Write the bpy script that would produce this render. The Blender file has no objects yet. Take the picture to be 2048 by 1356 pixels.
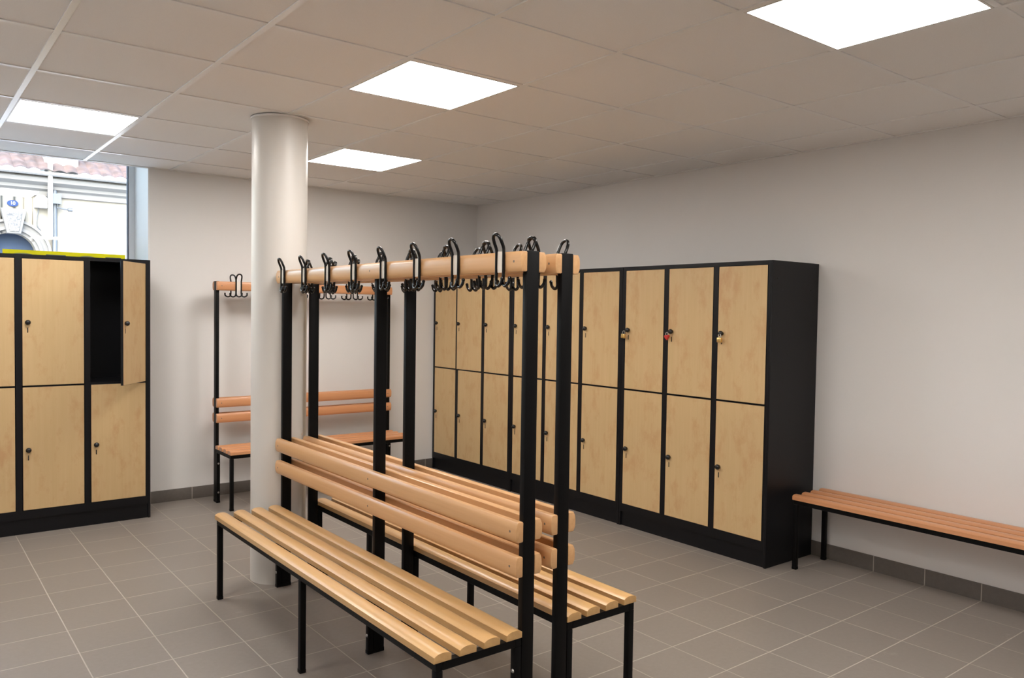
import bpy, bmesh, math, random
from mathutils import Vector, Matrix
random.seed(7)
S = bpy.context.scene
COL = S.collection
PI = math.pi

# ------------------------------------------------------------------ camera
CW, CH, FPX = 2048, 1356, 1589.03
cam_d = bpy.data.cameras.new('camera'); cam = bpy.data.objects.new('camera', cam_d); COL.objects.link(cam)
cam_d.sensor_fit = 'HORIZONTAL'; cam_d.sensor_width = 36.0; cam_d.lens = 36.0*FPX/CW
cam_d.clip_start = 0.05; cam_d.clip_end = 200
_y, _p, _r = -0.6647, -0.034, 0.0148
f0 = Vector((-math.sin(_y)*math.cos(_p), math.cos(_y)*math.cos(_p), math.sin(_p)))
r0 = Vector((math.cos(_y), math.sin(_y), 0)); u0 = r0.cross(f0)
R_ = math.cos(_r)*r0 + math.sin(_r)*u0; U_ = -math.sin(_r)*r0 + math.cos(_r)*u0
cam.matrix_world = Matrix(((R_.x, U_.x, -f0.x, -4.5156), (R_.y, U_.y, -f0.y, -6.2873), (R_.z, U_.z, -f0.z, 1.4828), (0, 0, 0, 1)))
S.camera = cam

# ------------------------------------------------------------------ light and exposure
S.view_settings.view_transform = 'Standard'; S.view_settings.look = 'None'
S.view_settings.gamma = 1.0; S.view_settings.use_curve_mapping = False
S.view_settings.exposure = 0.0
SKY_STRENGTH = 2.5      # overcast daylight in the street
PANEL_STRENGTH = 25     # LED ceiling panels
w = bpy.data.worlds.new('sky'); S.world = w; w.use_nodes = True
nt = w.node_tree; nt.nodes.clear()
out = nt.nodes.new('ShaderNodeOutputWorld'); bg = nt.nodes.new('ShaderNodeBackground')
sky = nt.nodes.new('ShaderNodeTexSky')
sky.sky_type = 'NISHITA'; sky.sun_disc = False; sky.sun_elevation = math.radians(40); sky.sun_rotation = math.radians(200)
sky.air_density = 1.4; sky.dust_density = 3.0
bg.inputs['Strength'].default_value = SKY_STRENGTH
nt.links.new(sky.outputs[0], bg.inputs[0]); nt.links.new(bg.outputs[0], out.inputs[0])

# ------------------------------------------------------------------ materials
def mat(name, color, rough=0.5, metal=0.0, coat=0.0, spec=0.5, emit=None, es=1.0):
    m = bpy.data.materials.new(name); m.use_nodes = True
    b = m.node_tree.nodes['Principled BSDF']
    b.inputs['Base Color'].default_value = (*color, 1); b.inputs['Roughness'].default_value = rough
    b.inputs['Metallic'].default_value = metal; b.inputs['Coat Weight'].default_value = coat
    b.inputs['Coat Roughness'].default_value = 0.25
    b.inputs['Specular IOR Level'].default_value = spec
    if emit:
        b.inputs['Emission Color'].default_value = (*emit, 1); b.inputs['Emission Strength'].default_value = es
    return m
class NG:
    def __init__(s, m): s.t = m.node_tree; s.b = s.t.nodes['Principled BSDF']
    def n(s, typ, **k):
        x = s.t.nodes.new(typ)
        for a, v in k.items(): setattr(x, a, v)
        return x
    def l(s, a, b): s.t.links.new(a, b)
    def math(s, op, a, b=None, c=None):
        x = s.n('ShaderNodeMath', operation=op)
        for i, v in enumerate((a, b, c)):
            if v is None: continue
            if isinstance(v, (int, float)): x.inputs[i].default_value = v
            else: s.l(v, x.inputs[i])
        return x.outputs[0]
    def ramp(s, fac, stops):
        x = s.n('ShaderNodeValToRGB'); e = x.color_ramp.elements
        e[0].position, e[0].color = stops[0][0], (*stops[0][1], 1)
        e[1].position, e[1].color = stops[1][0], (*stops[1][1], 1)
        for p, c in stops[2:]:
            q = e.new(p); q.color = (*c, 1)
        s.l(fac, x.inputs[0]); return x.outputs[0]
    def mix(s, fac, a, b, mode='MIX'):
        x = s.n('ShaderNodeMix', data_type='RGBA', blend_type=mode)
        for i, v in ((0, fac), (6, a), (7, b)):
            if isinstance(v, (int, float)): x.inputs[i].default_value = v
            elif isinstance(v, tuple): x.inputs[i].default_value = (*v, 1)
            else: s.l(v, x.inputs[i])
        return x.outputs[2]
    def coords(s, scale, seed=True):
        tc = s.n('ShaderNodeTexCoord'); mp = s.n('ShaderNodeMapping')
        mp.inputs['Scale'].default_value = scale
        s.l(tc.outputs['Object'], mp.inputs[0])
        if seed:
            oi = s.n('ShaderNodeObjectInfo'); v = s.n('ShaderNodeCombineXYZ')
            a = s.math('MULTIPLY', oi.outputs['Random'], 37.0)
            for i in range(3): s.l(a, v.inputs[i])
            s.l(v.outputs[0], mp.inputs['Location'])
        return mp.outputs[0]
    def noise(s, vec, scale=1, detail=4, rough=.5):
        x = s.n('ShaderNodeTexNoise'); x.inputs['Scale'].default_value = scale
        x.inputs['Detail'].default_value = detail; x.inputs['Roughness'].default_value = rough
        s.l(vec, x.inputs['Vector']); return x.outputs[0]
    def bump(s, h, strength, dist=.01):
        x = s.n('ShaderNodeBump'); x.inputs['Strength'].default_value = strength; x.inputs['Distance'].default_value = dist
        s.l(h, x.inputs['Height']); s.l(x.outputs[0], s.b.inputs['Normal'])

def wood_beech(name, c0, c1, c2):
    m = mat(name, c1, rough=.36, coat=.25)
    g = NG(m)
    grain = g.noise(g.coords((70, 2.2, 70)), 1, 5, .6)
    blot = g.noise(g.coords((9, 1.1, 9)), 1, 2)
    col = g.ramp(grain, [(.3, c0), (.72, c1)])
    col = g.mix(g.math('MULTIPLY', blot, .8), col, c2)
    g.l(col, g.b.inputs['Base Color'])
    g.bump(grain, .04, .001)
    return m
M = {}
M['beech'] = wood_beech('varnished_beech', (.56, .335, .130), (.67, .42, .175), (.63, .355, .145))
M['beech_mid'] = wood_beech('pinkish_beech', (.60, .33, .145), (.71, .425, .20), (.67, .37, .17))
M['beech_red'] = wood_beech('reddish_beech', (.56, .26, .115), (.68, .34, .16), (.60, .26, .12))
def maple():
    m = mat('maple_laminate', (.6, .42, .2), rough=.42, spec=.4); g = NG(m)
    fine = g.noise(g.coords((55, 55, 2.0)), 1, 5, .65)
    fig = g.noise(g.coords((11, 11, 5.5)), 1, 5, .65)
    band = g.noise(g.coords((14, 14, .5)), 1, 1)
    col = g.ramp(fine, [(.3, (.59, .41, .20)), (.7, (.64, .455, .235))])
    col = g.mix(g.ramp(fig, [(.50, (0, 0, 0)), (.66, (1, 1, 1))]), col, g.mix(.55, col, (.50, .25, .11)))
    col = g.mix(g.math('MULTIPLY', band, .45), col, (.62, .43, .22))
    g.l(col, g.b.inputs['Base Color']); return m
M['maple'] = maple()
def black():
    m = mat('black_powder_coat', (.0035, .0033, .0035), rough=.45, spec=.13); g = NG(m)
    n = g.noise(g.coords((260, 260, 260), False), 1, 2); g.bump(n, .10, .0006); return m
M['black'] = black()
M['black_locker'] = mat('black_locker_steel', (.0045, .0045, .006), rough=.40, spec=.28)
M['hook'] = mat('black_gloss_wire', (.002, .002, .0025), rough=.2, spec=.45)
M['rubber'] = mat('black_rubber', (.012, .012, .012), rough=.8)
M['plate'] = mat('cream_plate', (.74, .67, .58), rough=.45)
M['steel'] = mat('screw_steel', (.55, .54, .52), rough=.35, metal=1)
M['screw'] = mat('dull_screw', (.22, .18, .14), rough=.5, metal=.6)
M['knob'] = mat('black_plastic', (.008, .008, .009), rough=.25, spec=.6)
M['brass'] = mat('brass', (.80, .56, .22), rough=.3, metal=1)
M['red'] = mat('red_enamel', (.50, .018, .012), rough=.3, coat=.4)
def wall():
    m = mat('painted_wall', (.78, .76, .74), rough=.75, spec=.25); g = NG(m)
    n = g.noise(g.coords((160, 160, 160), False), 1, 3); g.bump(n, .12, .001)
    c = g.noise(g.coords((.7, .7, .7), False), 1, 3)
    g.l(g.ramp(c, [(.3, (.765, .745, .725)), (.7, (.79, .77, .75))]), g.b.inputs['Base Color']); return m
M['wall'] = wall()
M['reveal'] = mat('white_reveal', (.80, .80, .79), rough=.6)
M['column'] = mat('pillar_paint', (.70, .675, .635), rough=.38, spec=.45)
def _col():
    g = NG(M['column']); n = g.noise(g.coords((90, 90, 90), False), 1, 3); g.bump(n, .12, .001)
_col()
def ceil_tile():
    m = mat('ceiling_tile', (.66, .61, .55), rough=.9, spec=.1); g = NG(m)
    n = g.noise(g.coords((240, 240, 240), False), 1, 4)
    g.l(g.ramp(n, [(.3, (.855, .835, .81)), (.7, (.885, .87, .85))]), g.b.inputs['Base Color']); return m
M['ctile'] = ceil_tile()
M['cgrid'] = mat('ceiling_grid_metal', (.84, .83, .81), rough=.3, spec=.6)
M['panel'] = mat('led_diffuser', (.9, .9, .88), rough=.5, emit=(1.0, .958, .915), es=PANEL_STRENGTH)
M['panel_frame'] = mat('white_lacquer', (.75, .73, .70), rough=.4)
TX0, TXS, TY0, TYS = -2.985, .302, -4.57, .2915
def floor_mat(name, tone, vertical=False):
    m = mat(name, (.25, .2, .17), rough=.5, spec=.35); g = NG(m)
    tc = g.n('ShaderNodeTexCoord'); sp = g.n('ShaderNodeSeparateXYZ'); g.l(tc.outputs['Object'], sp.inputs[0])
    def edge(src, o, s, gw):
        f = g.math('FRACT', g.math('DIVIDE', g.math('ADD', src, -o+40*s), s))
        d = g.math('MULTIPLY', g.math('MINIMUM', f, g.math('SUBTRACT', 1.0, f)), s)
        return g.math('SUBTRACT', 1.0, g.math('SMOOTH_MIN', g.math('MAXIMUM', g.math('DIVIDE', g.math('SUBTRACT', d, gw*.35), gw*.4), 0.0), 1.0, .05))
    if vertical == 'y': line = edge(sp.outputs[1], TY0, TYS, .0045)
    elif vertical == 'x': line = edge(sp.outputs[0], TX0, TXS, .0045)
    else: line = g.math('MAXIMUM', g.math('MULTIPLY', edge(sp.outputs[0], TX0, TXS, .0045), .85), edge(sp.outputs[1], TY0, TYS, .0045))
    # per-tile tone
    cx = g.math('FLOOR', g.math('DIVIDE', g.math('ADD', sp.outputs[0], -TX0+40*TXS), TXS))
    cy = g.math('FLOOR', g.math('DIVIDE', g.math('ADD', sp.outputs[1], -TY0+40*TYS), TYS))
    cv = g.n('ShaderNodeCombineXYZ'); g.l(cx, cv.inputs[0]); g.l(cy, cv.inputs[1])
    wn = g.n('ShaderNodeTexWhiteNoise', noise_dimensions='2D'); g.l(cv.outputs[0], wn.inputs['Vector'])
    fine = g.noise(g.coords((45, 45, 45), False), 1, 5, .65)
    blot = g.noise(g.coords((2.2, 2.2, 2.2), False), 1, 3)
    k = tone
    col = g.ramp(fine, [(.3, (.195*k, .170*k, .148*k)), (.7, (.235*k, .206*k, .182*k))])
    col = g.mix(g.math('MULTIPLY', wn.outputs['Value'], .22), col, (.182*k, .157*k, .138*k))
    col = g.mix(g.math('MULTIPLY', blot, .3), col, (.25*k, .222*k, .198*k))
    scuff = g.noise(g.coords((3.2, 5.5, 3), False), 1, 6, .7)
    col = g.mix(g.ramp(scuff, [(.66, (0, 0, 0)), (.78, (.45, .45, .45))]), col, (.42*k, .38*k, .34*k))
    col = g.mix(g.math('MULTIPLY', line, .8), col, (.50, .44, .38))
    g.l(col, g.b.inputs['Base Color'])
    g.l(g.math('ADD', g.math('MULTIPLY', fine, .18), g.math('ADD', .34, g.math('MULTIPLY', line, .3))), g.b.inputs['Roughness'])
    g.bump(g.math('SUBTRACT', g.math('MULTIPLY', fine, .12), line), .3, .002)
    return m
M['floor'] = floor_mat('grey_brown_floor_tiles', 1.12)
M['skirt_y'] = floor_mat('skirting_tiles_side', .62, 'y')  # same tile as the floor; darker tone paints in shade on the skirting
M['skirt_x'] = floor_mat('skirting_tiles_back', .62, 'x')
def glass():
    m = bpy.data.materials.new('window_glass'); m.use_nodes = True; t = m.node_tree; t.nodes.clear()
    o = t.nodes.new('ShaderNodeOutputMaterial'); tr = t.nodes.new('ShaderNodeBsdfTransparent'); gl = t.nodes.new('ShaderNodeBsdfGlossy')
    fr = t.nodes.new('ShaderNodeFresnel'); mx = t.nodes.new('ShaderNodeMixShader')
    tr.inputs[0].default_value = (.93, .96, .97, 1); gl.inputs['Roughness'].default_value = .02; fr.inputs[0].default_value = 1.45
    t.links.new(fr.outputs[0], mx.inputs[0]); t.links.new(tr.outputs[0], mx.inputs[1]); t.links.new(gl.outputs[0], mx.inputs[2]); t.links.new(mx.outputs[0], o.inputs[0]); return m
M['glass'] = glass()
M['win_frame'] = mat('white_aluminium', (.72, .75, .78), rough=.4)
M['gasket'] = mat('gasket', (.03, .04, .08), rough=.6)
M['yellow'] = mat('yellow_film', (.80, .68, .02), rough=.5)
def _yf():
    t = M['yellow'].node_tree; b = t.nodes['Principled BSDF']; o = t.nodes['Material Output']
    tl = t.nodes.new('ShaderNodeBsdfTranslucent'); tl.inputs[0].default_value = (.80, .70, .03, 1); mx = t.nodes.new('ShaderNodeMixShader'); mx.inputs[0].default_value = .6
    t.links.new(b.outputs[0], mx.inputs[1]); t.links.new(tl.outputs[0], mx.inputs[2]); t.links.new(mx.outputs[0], o.inputs[0])
_yf()
M['film_dark'] = mat('blue_grey_print', (.06, .08, .13), rough=.5)
M['film_grey'] = mat('green_grey_print', (.30, .30, .13), rough=.5)
def plaster():
    m = mat('cream_plaster', (.80, .76, .68), rough=.9); g = NG(m)
    n = g.noise(g.coords((1.5, 1.5, 1.5), False), 1, 5); g.l(g.ramp(n, [(.3, (.125, .12, .108)), (.7, (.175, .17, .155))]), g.b.inputs['Base Color']); return m
M['plaster'] = plaster()
M['stone'] = mat('pale_stone', (.085, .088, .094), rough=.9)
def vermic():
    m = mat('vermiculated_stone', (.5, .5, .5), rough=.9); g = NG(m)
    v = g.n('ShaderNodeTexVoronoi', feature='DISTANCE_TO_EDGE'); v.inputs['Scale'].default_value = 22
    g.l(g.coords((1, 1, 1), False), v.inputs['Vector'])
    g.l(g.ramp(v.outputs[0], [(.03, (.04, .045, .055)), (.16, (.13, .13, .13))]), g.b.inputs['Base Color']); g.bump(v.outputs[0], .6, .02); return m
M['vermic'] = vermic()
def roof():
    m = mat('clay_roof_tiles', (.5, .22, .15), rough=.85); g = NG(m)
    n = g.noise(g.coords((5, 5, 5), False), 1, 4); g.l(g.ramp(n, [(.35, (.030, .020, .019)), (.65, (.075, .048, .043))]), g.b.inputs['Base Color']); return m
M['roof'] = roof()
M['dark_glass'] = mat('dark_fanlight', (.016, .028, .055), rough=.6, spec=.1)
M['zinc'] = mat('zinc', (.05, .062, .082), rough=.5, metal=.2)
M['white'] = mat('white_paint', (.28, .28, .28), rough=.6)
M['blue'] = mat('blue_enamel', (.010, .025, .085), rough=.6, spec=.1)
M['paving'] = mat('pale_paving', (.52, .52, .52), rough=.95)

# ------------------------------------------------------------------ mesh helpers
def finish(name, bm, mats, parent=None, smooth=True):
    bmesh.ops.remove_doubles(bm, verts=bm.verts, dist=1e-6)
    bmesh.ops.recalc_face_normals(bm, faces=bm.faces)
    me = bpy.data.meshes.new(name); bm.to_mesh(me); bm.free()
    if not isinstance(mats, (list, tuple)): mats = [mats]
    for m in mats: me.materials.append(m)
    if smooth:
        me.shade_smooth(); me.set_sharp_from_angle(angle=math.radians(38))
    o = bpy.data.objects.new(name, me); COL.objects.link(o)
    if parent: o.parent = parent
    return o
def box(bm, x0, x1, y0, y1, z0, z1, bev=0, mi=0, seg=2):
    t = bmesh.new()
    v = [t.verts.new((x, y, z)) for x in (x0, x1) for y in (y0, y1) for z in (z0, z1)]
    for f in ((0, 1, 3, 2), (4, 6, 7, 5), (0, 4, 5, 1), (2, 3, 7, 6), (0, 2, 6, 4), (1, 5, 7, 3)): t.faces.new([v[i] for i in f])
    if bev: bmesh.ops.bevel(t, geom=list(t.edges), offset=bev, segments=seg, profile=.5, affect='EDGES')
    for f in t.faces: f.material_index = mi
    merge(bm, t)
def merge(bm, t, mtx=None):
    if mtx is not None: t.transform(mtx)
    me = bpy.data.meshes.new('tmp'); t.to_mesh(me); t.free(); bm.from_mesh(me); bpy.data.meshes.remove(me)
def prism(bm, prof, y0, y1, mi=0, bev=0):
    """extrude an (x,z) outline along y"""
    t = bmesh.new()
    a = [t.verts.new((x, y0, z)) for x, z in prof]; b = [t.verts.new((x, y1, z)) for x, z in prof]
    n = len(prof)
    fa = t.faces.new(a); fb = t.faces.new(b[::-1])
    for i in range(n): t.faces.new((a[i], b[i], b[(i+1) % n], a[(i+1) % n]))
    if bev:
        es = [e for e in t.edges if (e in fa.edges[:] or e in fb.edges[:])]
        bmesh.ops.bevel(t, geom=es, offset=bev, segments=2, profile=.5, affect='EDGES')
    for f in t.faces: f.material_index = mi
    merge(bm, t)
def cyl(bm, c, axis, r, h, n=20, r2=None, mi=0, bev=0):
    t = bmesh.new()
    bmesh.ops.create_cone(t, cap_ends=True, segments=n, radius1=r, radius2=r if r2 is None else r2, depth=h)
    if bev: bmesh.ops.bevel(t, geom=[e for e in t.edges if abs(e.verts[0].co.z-e.verts[1].co.z) < 1e-6], offset=bev, segments=2, profile=.5, affect='EDGES')
    for f in t.faces: f.material_index = mi
    q = Vector((0, 0, 1)).rotation_difference(Vector(axis)).to_matrix().to_4x4()
    merge(bm, t, Matrix.Translation(c) @ q)
def lathe(bm, prof, n=24, mtx=None, mi=0):
    """prof: (r, z) list, revolved about z"""
    t = bmesh.new(); rings = []
    for r, z in prof:
        if r < 1e-6: rings.append([t.verts.new((0, 0, z))])
        else: rings.append([t.verts.new((r*math.cos(2*PI*k/n), r*math.sin(2*PI*k/n), z)) for k in range(n)])
    for A, B in zip(rings, rings[1:]):
        for k in range(n):
            a, b = A[k % len(A)], A[(k+1) % len(A)]; c, d = B[(k+1) % len(B)], B[k % len(B)]
            vs = []
            for v in (a, b, c, d):
                if v not in vs: vs.append(v)
            if len(vs) >= 3: t.faces.new(vs)
    for f in t.faces: f.material_index = mi
    merge(bm, t, mtx)
def spline(pts, k=5):
    P = [Vector(p) for p in pts]; P = [2*P[0]-P[1]]+P+[2*P[-1]-P[-2]]; o = []
    for i in range(1, len(P)-2):
        for j in range(k):
            t = j/k; a, b, c, d = P[i-1], P[i], P[i+1], P[i+2]
            o.append(.5*((2*b)+(c-a)*t+(2*a-5*b+4*c-d)*t*t+(3*b-a-3*c+d)*t**3))
    o.append(P[-2]); return o
def tube(bm, pts, r, n=10, mi=0, round_end=True):
    t = bmesh.new(); rings = []
    N = len(pts); up = Vector((.3, .9, .2)).normalized(); T0 = None; nrm = None
    for i, p in enumerate(pts):
        T = (pts[min(i+1, N-1)]-pts[max(i-1, 0)]).normalized()
        if nrm is None: nrm = T.orthogonal().normalized()
        else:
            q = T0.rotation_difference(T); nrm = (q @ nrm).normalized()
        T0 = T; bn = T.cross(nrm)
        rings.append([t.verts.new(p+r*(math.cos(2*PI*k/n)*nrm+math.sin(2*PI*k/n)*bn)) for k in range(n)])
    for A, B in zip(rings, rings[1:]):
        for k in range(n): t.faces.new((A[k], A[(k+1) % n], B[(k+1) % n], B[k]))
    for ring, p, d in ((rings[0], pts[0], (pts[0]-pts[1]).normalized()), (rings[-1], pts[-1], (pts[-1]-pts[-2]).normalized())):
        prev = ring
        for a in (.35, .7):
            if not round_end: break
            nr = [t.verts.new(p+(v.co-p)*math.cos(a*PI/2)+d*r*math.sin(a*PI/2)) for v in ring]
            for k in range(n): t.faces.new((prev[k], prev[(k+1) % n], nr[(k+1) % n], nr[k]))
            prev = nr
        c = t.verts.new(p+d*(r if round_end else 0))
        for k in range(n): t.faces.new((prev[k], prev[(k+1) % n], c))
    for f in t.faces: f.material_index = mi
    merge(bm, t)
def obj(name, fn, mats, parent=None, smooth=True):
    bm = bmesh.new(); fn(bm); return finish(name, bm, mats, parent, smooth)
def struct(name, fn, mats, parent=None):
    o = obj(name, fn, mats, parent); 
    if parent is None: o['kind'] = 'structure'
    return o
def thing(name, label, cat, loc=(0, 0, 0), rz=0, group=None):
    o = bpy.data.objects.new(name, None); COL.objects.link(o); o.empty_display_size = .2
    o.location = loc; o.rotation_euler = (0, 0, rz); o['label'] = label; o['category'] = cat
    if group: o['group'] = group
    return o
def copy_tree(o, parent=None):
    c = o.copy(); COL.objects.link(c); c.parent = parent
    for ch in [x for x in bpy.data.objects if x.parent == o]: copy_tree(ch, c)
    return c

# ------------------------------------------------------------------ room shell
H = 2.508; YB = .05; XL = -6.2; YF = -8.4; XWIN = -2.986; ZS = 1.30; ZH = 2.75; YG = .50
struct('floor', lambda b: box(b, XL-.2, .2, YF-.2, .6, -.1, 0), M['floor'])
struct('wall_right', lambda b: box(b, 0, .2, YF, YB+.5, 0, 2.9), M['wall'])
def wb(b):
    box(b, XWIN, 0, YB, YB+.5, 0, 2.9)
    box(b, XL, XWIN, YB, YB+.5, 0, ZS)
    box(b, XL, -5.7, YB, YB+.5, ZS, 2.9)
    box(b, -5.7, XWIN, YB, YB+.5, ZH, 2.9)
struct('wall_back', wb, M['wall'])
struct('wall_left', lambda b: box(b, XL-.2, XL, YF, YB+.5, 0, 2.9), M['wall'])
struct('wall_front', lambda b: box(b, XL, 0, YF-.2, YF, 0, 2.9), M['wall'])
def skr(b):
    box(b, -.009, 0, YF, YB, 0, .091, bev=.0015)
struct('baseboard_right', skr, M['skirt_y'])
struct('baseboard_back', lambda b: box(b, XL, -.009, YB-.009, YB, 0, .091, bev=.0015), M['skirt_x'])
# white lining of the window opening
struct('trim_1', lambda b: box(b, XWIN-.012, XWIN+.0005, YB-.001, YG-.02, ZS, ZH), M['reveal'])
struct('trim_2', lambda b: box(b, -5.7, XWIN-.012, YB-.01, YG-.02, ZS, ZS+.02), M['reveal'])
# suspended ceiling: exposed grid and lay-in tiles
CXL = [0, -.375, -1.015, -1.625, -2.24, -2.84, -3.42, -4.01, -4.61, -5.21, -5.81, XL]
CYL = [YB, -.38, -1.0, -1.615, -2.23, -2.85, -3.44, -4.03, -4.6, -5.18, -5.78, -6.38, -6.98, -7.58, -8.18, YF]
PANELS = {(6, 2): None, (4, 5): None, (3, 2): None, (3, 8): None, (6, 8): None, (4, 11): None, (8, 5): None}
def ceilf(b):
    box(b, XL, 0, YF, YB, H+.005, H+.03, mi=0)
    for i, x in enumerate(CXL):
        hw = .012
        x0, x1 = (x-.020, x) if i == 0 else ((x, x+.020) if i == len(CXL)-1 else (x-hw, x+hw))
        box(b, x0, x1, YF, YB, H, H+.0055, bev=.0006, seg=1, mi=1)
    for j, y in enumerate(CYL):
        y0, y1 = (y-.020, y) if j == 0 else ((y, y+.020) if j == len(CYL)-1 else (y-.012, y+.012))
        for i in range(len(CXL)-1):
            box(b, CXL[i+1]+.0121, CXL[i]-(.0121 if i else .0201), y0, y1, H+.0004, H+.0055, bev=.0006, seg=1, mi=1)
struct('ceiling', ceilf, [M['ctile'], M['cgrid']])
struct('trim_3', lambda b: box(b, XL, XWIN, YB, YB+.02, H, ZH+.02), M['wall'])
plabels = {(6, 2): 'square white LED ceiling panel nearest the window', (4, 5): 'square white LED ceiling panel above the near coat-rack benches, right of the pillar top',
 (3, 2): 'smallest-looking LED ceiling panel, near the far corner of the room', (3, 8): 'large bright LED ceiling panel at the upper right, over the bare right wall'}
for (i, j) in PANELS:
    x1, x0, y1, y0 = CXL[i]-.0125, CXL[i+1]+.0125, CYL[j]-.0125, CYL[j+1]+.0125
    cx, cy = (x0+x1)/2, (y0+y1)/2
    t = thing('ceiling_light', plabels.get((i, j), 'square LED ceiling panel behind the viewpoint'), 'light', (cx, cy, H), 0, 'LED ceiling panels')
    hx, hy = (x1-x0)/2, (y1-y0)/2
    def fr(b):
        for a in ((-hx, hx, -hy, -hy+.008), (-hx, hx, hy-.008, hy), (-hx, -hx+.008, -hy+.008, hy-.008), (hx-.008, hx, -hy+.008, hy-.008)):
            box(b, *a, -.0005, .0045)
    obj('frame', fr, M['panel_frame'], t)
    obj('diffuser', lambda b: box(b, -hx+.008, hx-.008, -hy+.008, hy-.008, .0005, .005), M['panel'], t)

# window
wt = thing('window_1', 'tall window behind the left lockers looking onto the street', 'window', (0, 0, 0)); wt['kind'] = 'structure'
def wfr(b):
    box(b, XWIN-.052, XWIN-.012, YG-.03, YG+.04, ZS+.02, ZH, bev=.002, seg=1)
    box(b, -5.7, -5.65, YG-.03, YG+.04, ZS+.02, ZH)
    box(b, -5.65, XWIN-.052, YG-.03, YG+.04, ZS+.02, ZS+.07)
    box(b, -5.65, XWIN-.052, YG-.03, YG+.04, ZH-.05, ZH)
obj('window_frame', wfr, M['win_frame'], wt)
obj('gasket', lambda b: box(b, XWIN-.058, XWIN-.052, YG-.02, YG+.02, ZS+.07, ZH-.05), M['gasket'], wt)
obj('glass_pane', lambda b: box(b, -5.65, XWIN-.058, YG, YG+.008, ZS+.07, ZH-.05), M['glass'], wt, smooth=False)
st = thing('window_banner', 'yellow banner strip with dark printed blocks along the window behind the left lockers', 'banner', (-3.46, YG-.006, 1.70))
obj('film', lambda b: box(b, -.412, .400, 0, .004, 0, .183), M['yellow'], st)
for x0, x1 in ((-3.60, -3.47), (-3.20, -3.09)):
    obj('printed_block', lambda b: box(b, x0+3.46, x1+3.46, -.0015, 0, .06, .158), M['film_dark'], st)
for x0, x1 in ((-3.815, -3.68), (-3.385, -3.27)):
    def blobs(b):
        a, c = x0+3.46, x1+3.46
        pr = [(a, .06), (c, .06)]+[(a+(c-a)*(.5+.5*math.cos(k*PI/10)), .145+.016*math.sin(k*PI/10)) for k in range(11)]
        prism(b, pr, -.0015, 0)
    obj('printed_arc', blobs, M['film_grey'], st)

# pillar
pil = thing('pillar', 'round cream painted pillar standing behind the far end of the coat-rack benches', 'pillar', (-2.832, -2.064, 0))
PR = .147
obj('shaft', lambda b: lathe(b, [(0, 0), (PR, 0), (PR, .6), (PR, 1.2), (PR, 1.8), (PR, H-.0015), (0, H-.0015)], 64), M['column'], pil)
obj('collar', lambda b: lathe(b, [(PR-.002, H-.010), (PR+.006, H-.010), (PR+.007, H-.001), (PR-.002, H-.001)], 64), M['ctile'], pil)
def chip(b): cyl(b, (0.083, -.1205, .80), (.57, -.82, 0), .008, .003, 12)
obj('wall_plug', chip, M['plate'], pil)

# ------------------------------------------------------------------ benches
SEAT = .439; SL_W = .064; SL_T = .029
def slat_prof(w, t, n=10, bulge=.009):
    # flat underside, crowned top with soft corners
    p = [(-w/2, 0), (w/2, 0)]
    for k in range(n+1):
        a = k/n; x = w/2-a*w; e = abs(2*a-1)
        z = t - bulge*(e**2.6)
        p.append((x, z))
    return p
def rail_prof(h, t, side):
    # vertical board, outer face crowned; side=-1 outer to -x ; x measured from inner face
    n = 10; p = [(0, -h/2+.003), (side*.003, -h/2)]
    for k in range(n+1):
        a = k/n; z = -h/2+a*h; e = abs(2*a-1)
        p.append((side*(t-.0045*e**2-.003*e**12), z))
    p += [(side*.003, h/2), (0, h/2-.003)]
    return p
SLAT_X = [-.337, -.242, -.149, -.058]
TOP_Z = 1.648; B1, B2 = .760, .644
def hook_mesh(side):
    def f(b):
        r = .0056; s = side
        # both lower ends curl the same way along the rail
        c = -.034*(-s)
        def leg(y): return [(s*.012, y+c*1.25, -.055), (s*.014, y+c*1.16, -.070), (s*.012, y+c*.62, -.080), (s*.008, y+c*.12, -.073), (s*.005, y, -.056), (s*.0045, y, -.03), (s*.0045, y, .0), (s*.0045, y, .034)]
        L = leg(-.0195); R = leg(.0195)
        arch = [(s*.007, -.0205, .048), (s*.014, -.0205, .064), (s*.020, -.018, .078), (s*.0235, -.011, .087), (s*.0245, 0, .0905), (s*.0235, .011, .087), (s*.020, .018, .078), (s*.014, .0205, .064), (s*.007, .0205, .048)]
        tube(b, spline(L+arch+R[::-1], 4), r, 10)
        for q in (L[0], R[0]): lathe(b, [(0, -.0068), (.0048, -.0048), (.0068, 0), (.0048, .0048), (0, .0068)], 12, Matrix.Translation(q))
    return f
def build_seat(root, L, ys, wood, rear_legs=True, slat_x=SLAT_X, fx=(-.3475, -.0395)):
    for x in slat_x:
        def f(b, x=x):
            prism(b, [(x+a, SEAT-SL_T+c) for a, c in slat_prof(SL_W, SL_T)], -.0155, L+.0155, bev=.002)
        obj('seat_slat', f, wood, root)
    zt = SEAT-SL_T; h = .0125
    def fr(b):
        for x in fx: box(b, x-h, x+h, -h, L+h, zt-.028, zt-.0002, bev=.0015, seg=1)
        for y in ys: box(b, fx[0]+h, fx[1]-h, y-h+.0, y+h, zt-.028, zt-.0004, bev=.0015, seg=1)
    obj('seat_frame', fr, M['black'], root)
    for y in ys:
        for x in fx:
            def lg(b, x=x, y=y):
                box(b, x-h, x+h, y-h, y+h, .012, zt-.0285, bev=.0018)
                box(b, x-h-.001, x+h+.001, y-h-.001, y+h+.001, 0, .016, bev=.002)
            l = obj('leg', lg, M['black'], root)
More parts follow.
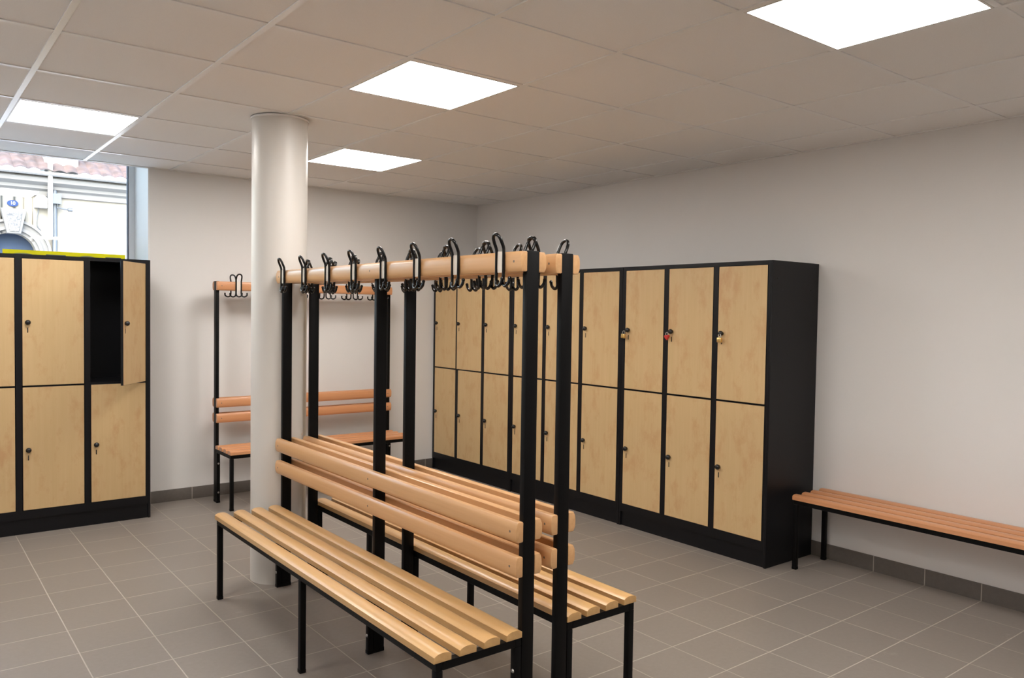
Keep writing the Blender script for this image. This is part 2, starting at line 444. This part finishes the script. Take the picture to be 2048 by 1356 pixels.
def build_rack_bench(name, label, cat, L, ys, hooks, wood, group):
    root = thing(name, label, cat, group=group)
    bwood = M['beech_mid'] if wood == M['beech'] else wood
    for y in ys:
        def ps(b, y=y):
            box(b, -.025, .025, y-.012, y+.012, 0.012, 1.684, bev=.0025)
            box(b, -.026, .026, y-.013, y+.013, 0, .018, bev=.002)
        p = obj('post', ps, M['black'], root)
        for z in (.30, .08):
            def bo(b, y=y, z=z):
                lathe(b, [(0, .004), (.005, .0035), (.0075, 0), (.0075, -.001)], 14, Matrix.Translation((-.0395-.0125, y, z)) @ Matrix.Rotation(-PI/2, 4, 'Y'))
            obj('bolt', bo, M['steel'], p)
    for side, nm in ((-1, 'coat_rail'), (1, 'coat_rail')):
        def rr(b, z, side=side, h=.066):
            prism(b, [(side*.0252+a, z+c) for a, c in rail_prof(h, .030, side)], -.0125, L+.0125, bev=.003)
        ra = obj('coat_rail', lambda b: rr(b, TOP_Z), bwood, root)
        def screws(parent, zz, side=side):
            for y in ys:
                yy = min(max(y, .022), L-.022)
                obj('screw', lambda b: cyl(b, (side*(.0252+.0298), yy, zz), (side, 0, 0), .0042, .0012, 12), M['screw'], parent)
        screws(ra, TOP_Z)
        for z in (B1, B2):
            q = obj('back_slat', lambda b: rr(b, z, h=.068), bwood, root)
            screws(q, z)
    build_seat(root, L, ys, wood)
    base = {}
    for side in (-1, 1):
        hm = obj('coat_hook', hook_mesh(side), M['hook'], root)
        def pl(b): 
            prism(b, [(side*.001+a*.12, c) for a, c in rail_prof(.070, .030, side)], -.0155, .0155)
        hp = obj('hook_plate', pl, M['plate'], hm)
        base[side] = (hm, hp)
        for k, y in enumerate(hooks):
            if k == 0: h, p = hm, hp
            else:
                h = hm.copy(); COL.objects.link(h); h.parent = root
                p = hp.copy(); COL.objects.link(p); p.parent = h
            h.location = (side*.0555, y, TOP_Z)
    return root
LA = 2.034; YNEAR = -4.267
ysA = [.0, 1.012, LA]
hooksA = [.090+.2649*k for k in range(8)]
bA = build_rack_bench('coat_rack_bench', 'beech coat-rack bench with its seat facing left, standing in front of the pillar', 'bench', LA, ysA, hooksA, M['beech'], 'back-to-back coat-rack benches')
bA.location = (-2.857, YNEAR, 0)
bB = copy_tree(bA)
bB['label'] = 'coat-rack bench backing onto the near one, its seat facing right towards the long locker row'
bB.rotation_euler = (0, 0, PI); bB.location = (-2.703, YNEAR+.004+LA, 0)
LW = 1.470
hooksW = [LW-(x+2.562) for x in (-2.415, -2.17, -1.925, -1.68, -1.435, -1.19)]
bW = build_rack_bench('coat_rack_bench', 'shorter reddish coat-rack bench against the back wall, partly hidden by the pillar', 'bench', LW, [.0, LW], hooksW, M['beech_red'], None)
bW.location = (-1.092, -.155, 0); bW.rotation_euler = (0, 0, PI/2)
bR = thing('slatted_bench', 'low backless slatted bench along the right wall beside the locker row end', 'bench', (-.010, -3.690, 0), 0)
build_seat(bR, 2.0, [.0, 2.0], M['beech_red'], slat_x=[-.3245, -.2285, -.1345, -.042], fx=(-.334, -.026))
bR.location = (-.012, -5.690, 0)

# ------------------------------------------------------------------ lockers
LH = 1.806; ZD0, ZM, ZD1 = .156, .958, 1.780
def build_locker(width, depth, label, open_door=None, angle=0, holes=False, group=None):
    root = thing('locker_unit', label, 'locker', group=group)
    t = .016; mod = width/3; e = .028; dv = .017
    def body(b):
        box(b, 0, t, .0, depth, .0, LH, bev=.001, seg=1)
        box(b, width-t, width, 0, depth, .0, LH, bev=.001, seg=1)
        box(b, t, width-t, 0.0, depth, LH-t, LH)
        box(b, t, width-t, 0.02, depth, .10, .116)
        box(b, t, width-t, depth-.008, depth, .1, LH-t)
        box(b, t, width-t, .02, depth-.008, ZM-.008, ZM+.008)
        # front frame
        box(b, t, e, 0, .02, .10, LH-t); box(b, width-e, width-t, 0, .02, .10, LH-t)
        box(b, e, width-e, 0, .02, ZD1+.002, LH-t); box(b, e, width-e, 0, .02, .10, ZD0-.002)
        for k in (1, 2): box(b, k*mod-dv, k*mod+dv, 0.0, depth-.008, ZD0-.002, ZD1+.002)
        if holes:
            for y, z in ((.05, 1.70), (.10, 1.64), (.40, 1.64), (.455, 1.70)): cyl(b, (width+.0002, y, z), (1, 0, 0), .0035, .001, 10, mi=1)
    obj('carcass', body, [M['black_locker'], M['knob']], root)
    obj('plinth', lambda b: box(b, t, width-t, .012, .03, 0, .0985), M['black_locker'], root)
    for k in range(3):
        xl = k*mod+(e if k == 0 else dv)+.003; xr = (k+1)*mod-(e if k == 2 else dv)-.003
        for lvl, (z0, z1) in enumerate(((ZD0, ZM-.0045), (ZM+.0045, ZD1))):
            dw = xr-xl; dh = z1-z0
            # origin at the hinge side (right)
            def dr(b):
                box(b, -dw, 0, .0006, .018, 0, dh, bev=.0012, seg=1, mi=1)
                box(b, -dw+.0016, -.0016, 0, .004, .0016, dh-.0016, mi=0)
            d = obj('door', dr, [M['maple'], M['black_locker']], root)
            d.location = (xr, -.001, z0)
            kz = (1.370 if lvl else .546)-z0; kx = -dw+.031
            kn = obj('knob', lambda b: lathe(b, [(0, .027), (.008, .026), (.0135, .022), (.0165, .015), (.0165, .010), (.013, .005), (.013, 0)], 24, Matrix.Translation((kx, 0, kz)) @ Matrix.Rotation(PI/2, 4, 'X')), M['knob'], d)
            obj('keyhole', lambda b: box(b, kx-.0028, kx+.0028, -.0012, .002, kz-.066, kz-.034), M['knob'], d)
            if open_door and (k, lvl) in open_door: d.rotation_euler = (0, 0, open_door[(k, lvl)])
    return root
yb = [.045, -1.145, -2.397, -3.590]
rl = ['locker unit in the far corner of the right wall row, one upper door ajar',
      'middle locker unit of the row along the right wall, seen behind the bench posts',
      'nearest locker unit of the right wall row, padlocks on its upper doors']
for k in range(3):
    u = build_locker(yb[k]-yb[k+1]-.002, .485, rl[k], open_door={(1, 1): math.radians(2.6)} if k == 0 else None, holes=(k == 2), group='locker row on the right wall')
    u.rotation_euler = (0, 0, -PI/2); u.location = (-.4915, yb[k], 0)
uL = build_locker(1.182, .405, 'locker unit in front of the window with its upper right door swung open', open_door={(2, 1): math.radians(54)})
uL.location = (-4.264, -.360, 0)

# padlocks (on the nearest unit of the right wall row)
def padlock(y, z, label, m, heart=False, tilt=0, dy=0.0):
    t = thing('padlock', label, 'padlock', (-.5195, y, z), 0, 'padlocks on the locker doors')
    def body(b):
        if heart:
            pr = []
            for k in range(28):
                a = 2*PI*k/28
                pr.append((.0012*16*math.sin(a)**3, .0012*(13*math.cos(a)-5*math.cos(2*a)-2*math.cos(3*a)-math.cos(4*a))-.006))
            tt = bmesh.new(); prism(tt, pr, -.007, .007, bev=.002)
            merge(b, tt, Matrix.Rotation(PI/2, 4, 'Z'))
        else: box(b, -.008, .008, -.0165, .0165, -.030, 0, bev=.003)
    obj('body', body, m, t)
    z0 = 0 if not heart else .004
    def sh(b): tube(b, spline([(0, -.009, z0-.004), (0, -.009, z0+.012), (.002, -.005, z0+.020), (.003, 0, z0+.022), (.002, .005, z0+.020), (0, .009, z0+.012), (0, .009, z0-.004)], 4), .0022, 8)
    obj('shackle', sh, M['steel'], t)
    t.rotation_euler = (tilt, 0, 0)
padlock(-2.437, 1.343, 'brass padlock on the upper left door, leftmost of the three padlocks', M['brass'], tilt=.1)
padlock(-2.828, 1.340, 'red heart-shaped padlock, the middle of the three padlocks', M['red'], True, tilt=-.1)
padlock(-3.246, 1.345, 'brass padlock nearest the end of the locker row, rightmost of the three', M['brass'], tilt=0)

# ------------------------------------------------------------------ street outside
FY = 12.0
struct('street_ground', lambda b: box(b, -30, 30, .56, FY, -.3, -.05), M['paving'])  # unseen street ground, pale so daylight bounces up through the window
bd = thing('building', 'pale old house across the street seen through the window, with arched doorway and number plate', 'building', (-1.5, FY, 0))
def X(x): return x+1.5
AX, AZ, RI, RO = X(-2.631), 2.47, .415, .68
def wallf(b):
    # wall with arched opening
    t = bmesh.new()
    arc = [(AX+RI*math.cos(a), AZ+RI*math.sin(a)) for a in [PI*k/24 for k in range(25)]]
    box(b, -12, AX-RI, 0, .4, -.3, 4.1); box(b, AX+RI, 12, 0, .4, -.3, 4.1)
    for (x0, z0), (x1, z1) in zip(arc, arc[1:]):
        prism(b, [(x1, z1), (x0, z0), (x0, 4.1), (x1, 4.1)], 0, .4)
obj('wall', wallf, M['plaster'], bd)
obj('door_panel', lambda b: box(b, AX-RI, AX+RI, .22, .26, -.3, AZ+RI), M['dark_glass'], bd)
def arch(b):
    for r0_, r1_, d in ((RI, RI+.06, .05), (RI+.06, RI+.12, .10), (RI+.12, RO-.05, .06), (RO-.05, RO, .11)):
        for k in range(24):
            a0, a1 = PI*k/24, PI*(k+1)/24
            prism(b, [(AX+r0_*math.cos(a0), AZ+r0_*math.sin(a0)), (AX+r1_*math.cos(a0), AZ+r1_*math.sin(a0)), (AX+r1_*math.cos(a1), AZ+r1_*math.sin(a1)), (AX+r0_*math.cos(a1), AZ+r0_*math.sin(a1))], -d, .0)
    for sx in (-1, 1):
        for r0_, r1_, d in ((RI, RI+.06, .05), (RI+.06, RI+.12, .10), (RI+.12, RO-.05, .06), (RO-.05, RO, .11)):
            box(b, min(AX+sx*r0_, AX+sx*r1_), max(AX+sx*r0_, AX+sx*r1_), -d, 0, -.3, AZ)
obj('arch_surround', arch, M['stone'], bd)
kc = X(-2.605)
ks = obj('keystone', lambda b: prism(b, [(kc-.115, 2.86), (kc+.115, 2.86), (kc+.215, 3.34), (kc-.215, 3.34)], -.20, 0, bev=.01), M['stone'], bd)
obj('carved_panel', lambda b: prism(b, [(kc-.075, 2.90), (kc+.075, 2.90), (kc+.13, 3.28), (kc-.13, 3.28)], -.22, -.19), M['vermic'], ks)
def cor(b):
    prism_x(b, [(0, 3.64), (-.06, 3.64), (-.06, 3.74), (-.12, 3.78), (-.12, 3.84), (-.22, 3.90), (-.22, 3.98), (-.12, 4.04), (0, 4.04)], -12, 12)
def prism_x(b, prof, x0, x1):
    t = bmesh.new(); prism(t, prof, x0, x1)
    merge(b, t, Matrix(((0, 1, 0, 0), (1, 0, 0, 0), (0, 0, 1, 0), (0, 0, 0, 1))))
obj('cornice', cor, M['stone'], bd)
obj('gutter', lambda b: prism_x(b, [(-.34, 4.05), (-.18, 4.03), (-.18, 4.07), (-.34, 4.09)], -12, 12), M['white'], bd)
def rooff(b):
    t = bmesh.new(); nx, ny = 420, 42; x0, x1 = -4.5, 6.0; vs = []
    for j in range(ny+1):
        row = []
        for i in range(nx+1):
            x = x0+(x1-x0)*i/nx; s = 3.2*j/ny
            fr_ = (s/.30) % 1.0
            h = .04*abs(math.sin(PI*x/.22)) + .03*(1-fr_)
            row.append(t.verts.new((x, -.28+s*.88-h*.45, 4.08+s*.47+h*.88)))
        vs.append(row)
    for j in range(ny):
        for i in range(nx): t.faces.new((vs[j][i], vs[j][i+1], vs[j+1][i+1], vs[j+1][i]))
    merge(b, t)
    box(b, -12, 12, .0, 6, 4.0, 4.08)
obj('roof', rooff, M['roof'], bd)
obj('chimney', lambda b: box(b, X(-2.05), X(-1.45), .1, .7, 4.1, 5.6), M['white'], bd)
def dp(b):
    tube(b, [Vector((X(-1.99), -.20, 4.9)), Vector((X(-1.99), -.20, 2.86))], .045, 14)
obj('downpipe', dp, M['white'], bd)
def dp2(b):
    tube(b, [Vector((X(-1.90), -.08, 3.75)), Vector((X(-1.90), -.08, -.3))], .045, 14)
    box(b, X(-2.03), X(-1.80), -.2, 0, 3.50, 3.70)
obj('downpipe', dp2, M['zinc'], bd)
bx = obj('meter_box', lambda b: prism(b, [(X(-2.247), 3.40), (X(-2.04), 3.40), (X(-2.04), 3.60), (X(-2.10), 3.65), (X(-2.19), 3.65), (X(-2.247), 3.60)], -.16, 0), M['white'], bd)
def cab(b): tube(b, spline([(X(-2.17), -.04, 3.40), (X(-2.20), -.04, 3.2), (X(-2.20), -.04, 3.05), (X(-2.14), -.04, 2.96)], 6), .010, 6)
obj('cable', cab, M['zinc'], bd)
def lamp(b):
    tube(b, [Vector((X(-1.86), -.12, 3.56)), Vector((X(-1.86), -.12, 3.43)), Vector((X(-1.66), -.16, 3.40))], .018, 8)
    cyl(b, (X(-1.64), -.17, 3.40), (1, 0, 0), .035, .08, 12)
obj('lamp_bracket', lamp, M['zinc'], bd)
def np_(b):
    prism(b, [(X(-2.608)+.095*math.cos(a), 3.455+.062*math.sin(a)) for a in [2*PI*k/32 for k in range(32)]], -.03, 0)
pn = obj('number_plate', np_, M['blue'], bd)
tc = bpy.data.curves.new('digits', 'FONT'); tc.body = '10'; tc.size = .090; tc.extrude = .002; tc.offset = .001; tc.align_x = 'CENTER'; tc.align_y = 'CENTER'
to = bpy.data.objects.new('tmp_digits', tc); COL.objects.link(to)
bpy.context.view_layer.update()
dg = bpy.context.evaluated_depsgraph_get(); me = bpy.data.meshes.new_from_object(to.evaluated_get(dg)); bpy.data.objects.remove(to)
me.materials.clear(); me.materials.append(M['white'])
do = bpy.data.objects.new('digits', me); COL.objects.link(do); do.parent = pn
do.location = (X(-2.608), -.033, 3.455); do.rotation_euler = (PI/2, 0, 0)
